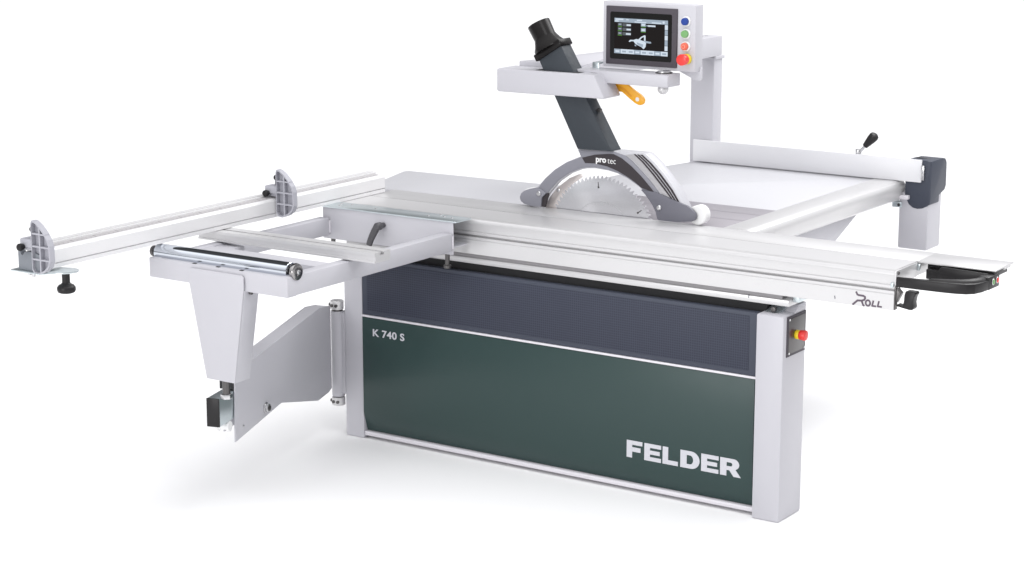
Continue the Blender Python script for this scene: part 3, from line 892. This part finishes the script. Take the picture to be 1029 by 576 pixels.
obj("arch_plate", MB().xz([(0.694, 0.948), (0.662, 0.966), (0.692, 1.004), (0.732, 1.039), (0.785, 1.072), (0.846, 1.097), (0.833, 1.122), (0.980, 1.127), (1.03, 1.1165), (1.056, 1.101), (1.099, 1.0655),
                           (1.136, 1.032), (1.166, 1.000), (1.16, 0.985), (1.130, 0.972), (1.116, 0.990), (1.098, 1.006), (1.078, 1.019), (1.037, 1.040), (0.996, 1.054), (0.956, 1.061), (0.904, 1.064), (0.870, 1.061), (0.845, 1.055),
                           (0.799, 1.036), (0.750, 1.003), (0.707, 0.957)], 0.312, 0.3165, 0.0006), HOOD, hs)
band = [(0.851, 1.095), (0.903, 1.110), (0.955, 1.117), (0.982, 1.119), (1.016, 1.107), (1.057, 1.081), (1.097, 1.049), (1.131, 1.017), (1.150, 0.997),
        (1.098, 1.009), (1.072, 1.026), (1.044, 1.041), (1.000, 1.060), (0.955, 1.073), (0.903, 1.079), (0.864, 1.077)]
bo = obj("accent_band", MB().xz(band, 0.3105, 0.3125), ACCENT, hs)
obj("lettering", MB().text("pro", 0.909, 1.0855, 0.3100, 0.0210, bold=0.035, sx=1.0, th=0.0008).text("tec", 0.958, 1.0840, 0.3100, 0.0215, bold=-0.008, sx=0.92, th=0.0008), WHITE, bo)
obj("metal_inlay", MB().xz([(1.030, 1.119), (1.060, 1.125), (1.095, 1.100), (1.138, 1.060), (1.182, 1.015), (1.210, 0.986), (1.186, 0.992), (1.171, 1.000), (1.140, 1.032), (1.103, 1.067), (1.060, 1.103)],
                           0.3145, 0.3165), INLAY, hs)
s1 = [(1.063, 1.125), (1.097, 1.100), (1.140, 1.060), (1.184, 1.015), (1.218, 0.979)]
s3 = [(1.100, 1.126), (1.136, 1.100), (1.177, 1.063), (1.224, 1.012), (1.254, 0.968)]
for a, b in ((0.0, 0.20), (0.34, 0.56), (0.70, 0.95)):
    lo_ = [(p[0] + (q_[0] - p[0]) * a, p[1] + (q_[1] - p[1]) * a) for p, q_ in zip(s1, s3)]
    hi_ = [(p[0] + (q_[0] - p[0]) * b, p[1] + (q_[1] - p[1]) * b) for p, q_ in zip(s1, s3)]
    obj("dark_stripe", MB().xz(lo_ + hi_[::-1], 0.3140, 0.3165), ACCENT, hs)
nl = [(0.700, 0.952), (0.676, 0.966), (0.655, 0.968), (0.630, 0.962), (0.606, 0.953), (0.592, 0.942), (0.586, 0.927), (0.590, 0.913), (0.604, 0.904), (0.632, 0.899), (0.678, 0.8985), (0.681, 0.934)]
n1 = obj("nose_plate", MB().xz(nl, 0.3065, 0.3180, 0.0015), HOOD, oh)
nr = [(1.098, 1.003), (1.158, 0.999), (1.257, 0.970), (1.284, 0.963), (1.303, 0.953), (1.317, 0.940), (1.321, 0.928), (1.317, 0.917), (1.304, 0.910), (1.246, 0.902), (1.173, 0.9005), (1.166, 0.905), (1.159, 0.930),
      (1.147, 0.950), (1.132, 0.969), (1.116, 0.987)]
n2 = obj("nose_plate", MB().xz(nr, 0.3055, 0.3180, 0.0015), NOSE, oh)
obj("brush_strip", MB().xz([(0.6815, 0.935), (0.679, 0.899), (0.692, 0.899), (0.708, 0.954), (0.700, 0.9515)], 0.3135, 0.322), ACCENT, oh)
for (x, z, y_, par) in ((0.670, 0.948, 0.3065, n1), (1.174, 0.946, 0.3055, n2)):
    obj("screw", MB().lathe((x, y_ + .001, z), (x, y_ - .006, z), [(0, .0095), (.004, .0095), (.0065, .0075), (.007, .004), (.004, .0035)], n=24), STEEL, par)
obj("wheel", MB().lathe((1.316, 0.3225, 0.9305), (1.316, 0.365, 0.9305), [(0, .012), (0, .031), (.002, .034), (.036, .034), (.038, .031), (.038, .012)], n=48), WHITE, oh)
obj("wheel", MB().lathe((0.618, 0.3225, 0.9280), (0.618, 0.365, 0.9280), [(0, .012), (0, .029), (.002, .032), (.036, .032), (.038, .029), (.038, .012)], n=48), WHITE, oh)

# ------------------------------------------------------------------ push stick hanging under the shell
ps = MB()
ol = [(0.905, 1.374), (0.936, 1.3735), (0.958, 1.371), (0.980, 1.359), (1.014, 1.337), (1.038, 1.3245), (1.048, 1.315), (1.0525, 1.305), (1.050, 1.294), (1.041, 1.2875), (1.030, 1.287), (1.016, 1.292), (0.987, 1.311),
      (0.961, 1.329), (0.938, 1.330), (0.930, 1.338), (0.922, 1.347), (0.905, 1.352)]
ps.xz(ol, 0.398, 0.412, 0.003)
ps.cyl((1.026, 0.3968, 1.3075), (1.026, 0.4132, 1.3075), 0.0075, m=1, n=24)
ps.xz([(0.955, 1.350), (0.972, 1.344), (1.000, 1.322), (1.004, 1.317), (0.998, 1.313), (0.970, 1.334), (0.953, 1.343)], 0.3972, 0.3985, m=2)
obj_ps = obj("push_stick", ps, [YEL, WHITE, mat("yellow_plastic_groove", (0.72, 0.30, 0.01), 0.45)])
setp(obj_ps, "yellow plastic push stick hanging under the guard arm, below the control screen", "push stick")

# ------------------------------------------------------------------ control panel
cpn = thing("control_panel", (1.07, 0.42, 1.416), "light grey control box with touch screen and four coloured push buttons", "control panel")
PY = 0.400
obj("housing", MB().box(0.880, 1.254, PY, PY + 0.055, 1.4170, 1.6480, 0.003), PAINT, cpn)
obj("rear_bracket", MB().xz([(1.166, 1.432), (1.166, 1.4165), (1.236, 1.3855), (1.258, 1.3845), (1.262, 1.392), (1.262, 1.432)], PY + 0.034, PY + 0.042, 0.001), PAINT, cpn)
bz = obj("bezel", MB().box(0.896, 1.184, PY - 0.007, PY + 0.001, 1.4275, 1.6330, 0.002), BEZEL, cpn)
obj("glass", MB().xz([(0.914 + .004, 1.447), (1.164 - .004, 1.447), (1.164, 1.451), (1.164, 1.609), (1.160, 1.613), (0.918, 1.613), (0.914, 1.609), (0.914, 1.451)], PY - 0.0078, PY - 0.004), GLASS, bz)
sc = MB()
X0, X1, Z0, Z1 = 0.932, 1.149, 1.467, 1.5915
W_, H_ = X1 - X0, Z1 - Z0
ys = PY - 0.0084


def sq(a0, a1, b0, b1, m, lv=1):
    sc.quad(X0 + W_ * a0, X0 + W_ * a1, Z0 + H_ * b0, Z0 + H_ * b1, ys - 0.0002 * lv, m)


sq(0, 1, 0, 1, 0, 0)
sq(0, 1, .885, 1, 1)
sq(.02, .17, .945, .985, 2, 2); sq(.01, .08, .895, .93, 2, 2); sq(.22, .27, .95, .975, 2, 2); sq(.42, .52, .95, .98, 2, 2); sq(.38, .60, .90, .925, 2, 2); sq(.70, .88, .90, .93, 2, 2); sq(.90, .94, .91, .97, 2, 2)
for i in range(5):
    sq(.945, 1, .15 + .147 * i, .285 + .147 * i, 1 if i % 2 else 2, 2)
for i in range(8):
    sq(.0 + .1255 * i, .1245 + .1255 * i, .0, .125, 2 if i % 3 else 1, 2)
    sq(.025 + .1255 * i, .10 + .1255 * i, .035, .085, 1 if i % 3 else 2, 3)
for i in range(3):
    zb = .76 - .125 * i
    sq(.065, .145, zb + .02, zb + .105, 3, 2); sq(.065, .145, zb - .005, zb + .02, 4, 2); sq(.155, .315, zb + .01, zb + .10, 3, 2)
    sq(.23 if i < 2 else .22, .31, zb + .03, zb + .075, 2, 3); sq(.08, .13, zb + .05, zb + .08, 1, 3)
for i in range(2):
    zb = .78 - .145 * i
    sq(.50, .59, zb + .02, zb + .115, 1, 2); sq(.50, .59, zb - .005, zb + .02, 4, 2)
    sq(.515, .575, zb + .04, zb + .09, 2, 3)
sq(.63, .77, .80, .845, 2, 2); sq(.60, .63, .81, .84, 1, 2)


def spoly(pts, m, lv):
    t_ = bmesh.new()
    t_.faces.new([t_.verts.new((X0 + W_ * a, ys - 0.0002 * lv, Z0 + H_ * b)) for a, b in pts])
    for f in t_.faces: f.material_index = m
    me_ = bpy.data.meshes.new("tmp"); t_.to_mesh(me_); t_.free(); sc.bm.from_mesh(me_); bpy.data.meshes.remove(me_)


def icon(pts, m, lv):
    spoly([(.475 + (a_ - .50) * .72, .345 + (b_ - .38) * .66) for a_, b_ in pts], m, lv)


icon([(.33, .46), (.42, .52), (.68, .42), (.66, .20), (.61, .10), (.56, .18), (.40, .30), (.36, .38)], 2, 2)
icon([(.43, .38), (.60, .30), (.59, .18), (.55, .20), (.44, .30)], 1, 3)
icon([(.22, .40), (.26, .47), (.36, .47), (.44, .52), (.46, .48), (.38, .42), (.28, .41), (.25, .37)], 2, 3)
icon([(.46, .48), (.54, .62), (.63, .70), (.66, .68), (.66, .46), (.62, .46), (.62, .62), (.56, .58), (.51, .46)], 2, 4)
icon([(.64, .46), (.80, .43), (.81, .37), (.76, .36), (.66, .38)], 1, 4)
icon([(.38, .28), (.42, .26), (.42, .20), (.38, .22)], 1, 4)
obj("screen", sc, [S_BG, S_BAR, S_LT, S_MID, S_GRN], bz)


def push_button(z, m_, name):
    b_ = obj(name, MB().lathe((1.2185, PY - 0.006, z), (1.2185, PY - 0.022, z), [(0, .0128), (.012, .0128), (.0142, .0110), (.015, 0)], n=32), m_, cpn)
    obj("button_ring", MB().lathe((1.2185, PY + .0005, z), (1.2185, PY - 0.012, z), [(0, .0175), (.007, .0175), (.009, .0160), (.009, .0133), (.004, .0131)], n=40), WHITE, b_)
    return b_


push_button(1.592, BLUE, "push_button")
push_button(1.549, GREENB, "push_button")
b3 = push_button(1.506, ORANGE, "push_button")
ringm = MB()
for i in range(20):
    a0, a1 = 2 * math.pi * i / 20, 2 * math.pi * (i + 1) / 20
    ringm.xz([(1.2185 + r * math.cos(a), 1.506 + r * math.sin(a)) for r, a in ((0.0052, a0), (0.0068, a0), (0.0068, a1), (0.0052, a1))], PY - 0.0222, PY - 0.0205)
obj("button_symbol", ringm, mat("pale_red_symbol", (0.75, 0.35, 0.28), 0.4), b3)
es = obj("emergency_button", MB().lathe((1.2235, PY - 0.016, 1.462), (1.2235, PY - 0.06, 1.462), [(0, .015), (.004, .0185), (.025, .0200), (.029, .0185), (.0305, .0135), (.0305, 0)], n=40), RED, cpn)
obj("button_collar", MB().cyl((1.2235, PY, 1.462), (1.2235, PY - 0.018, 1.462), 0.0185, c=0.002), YELB, es)
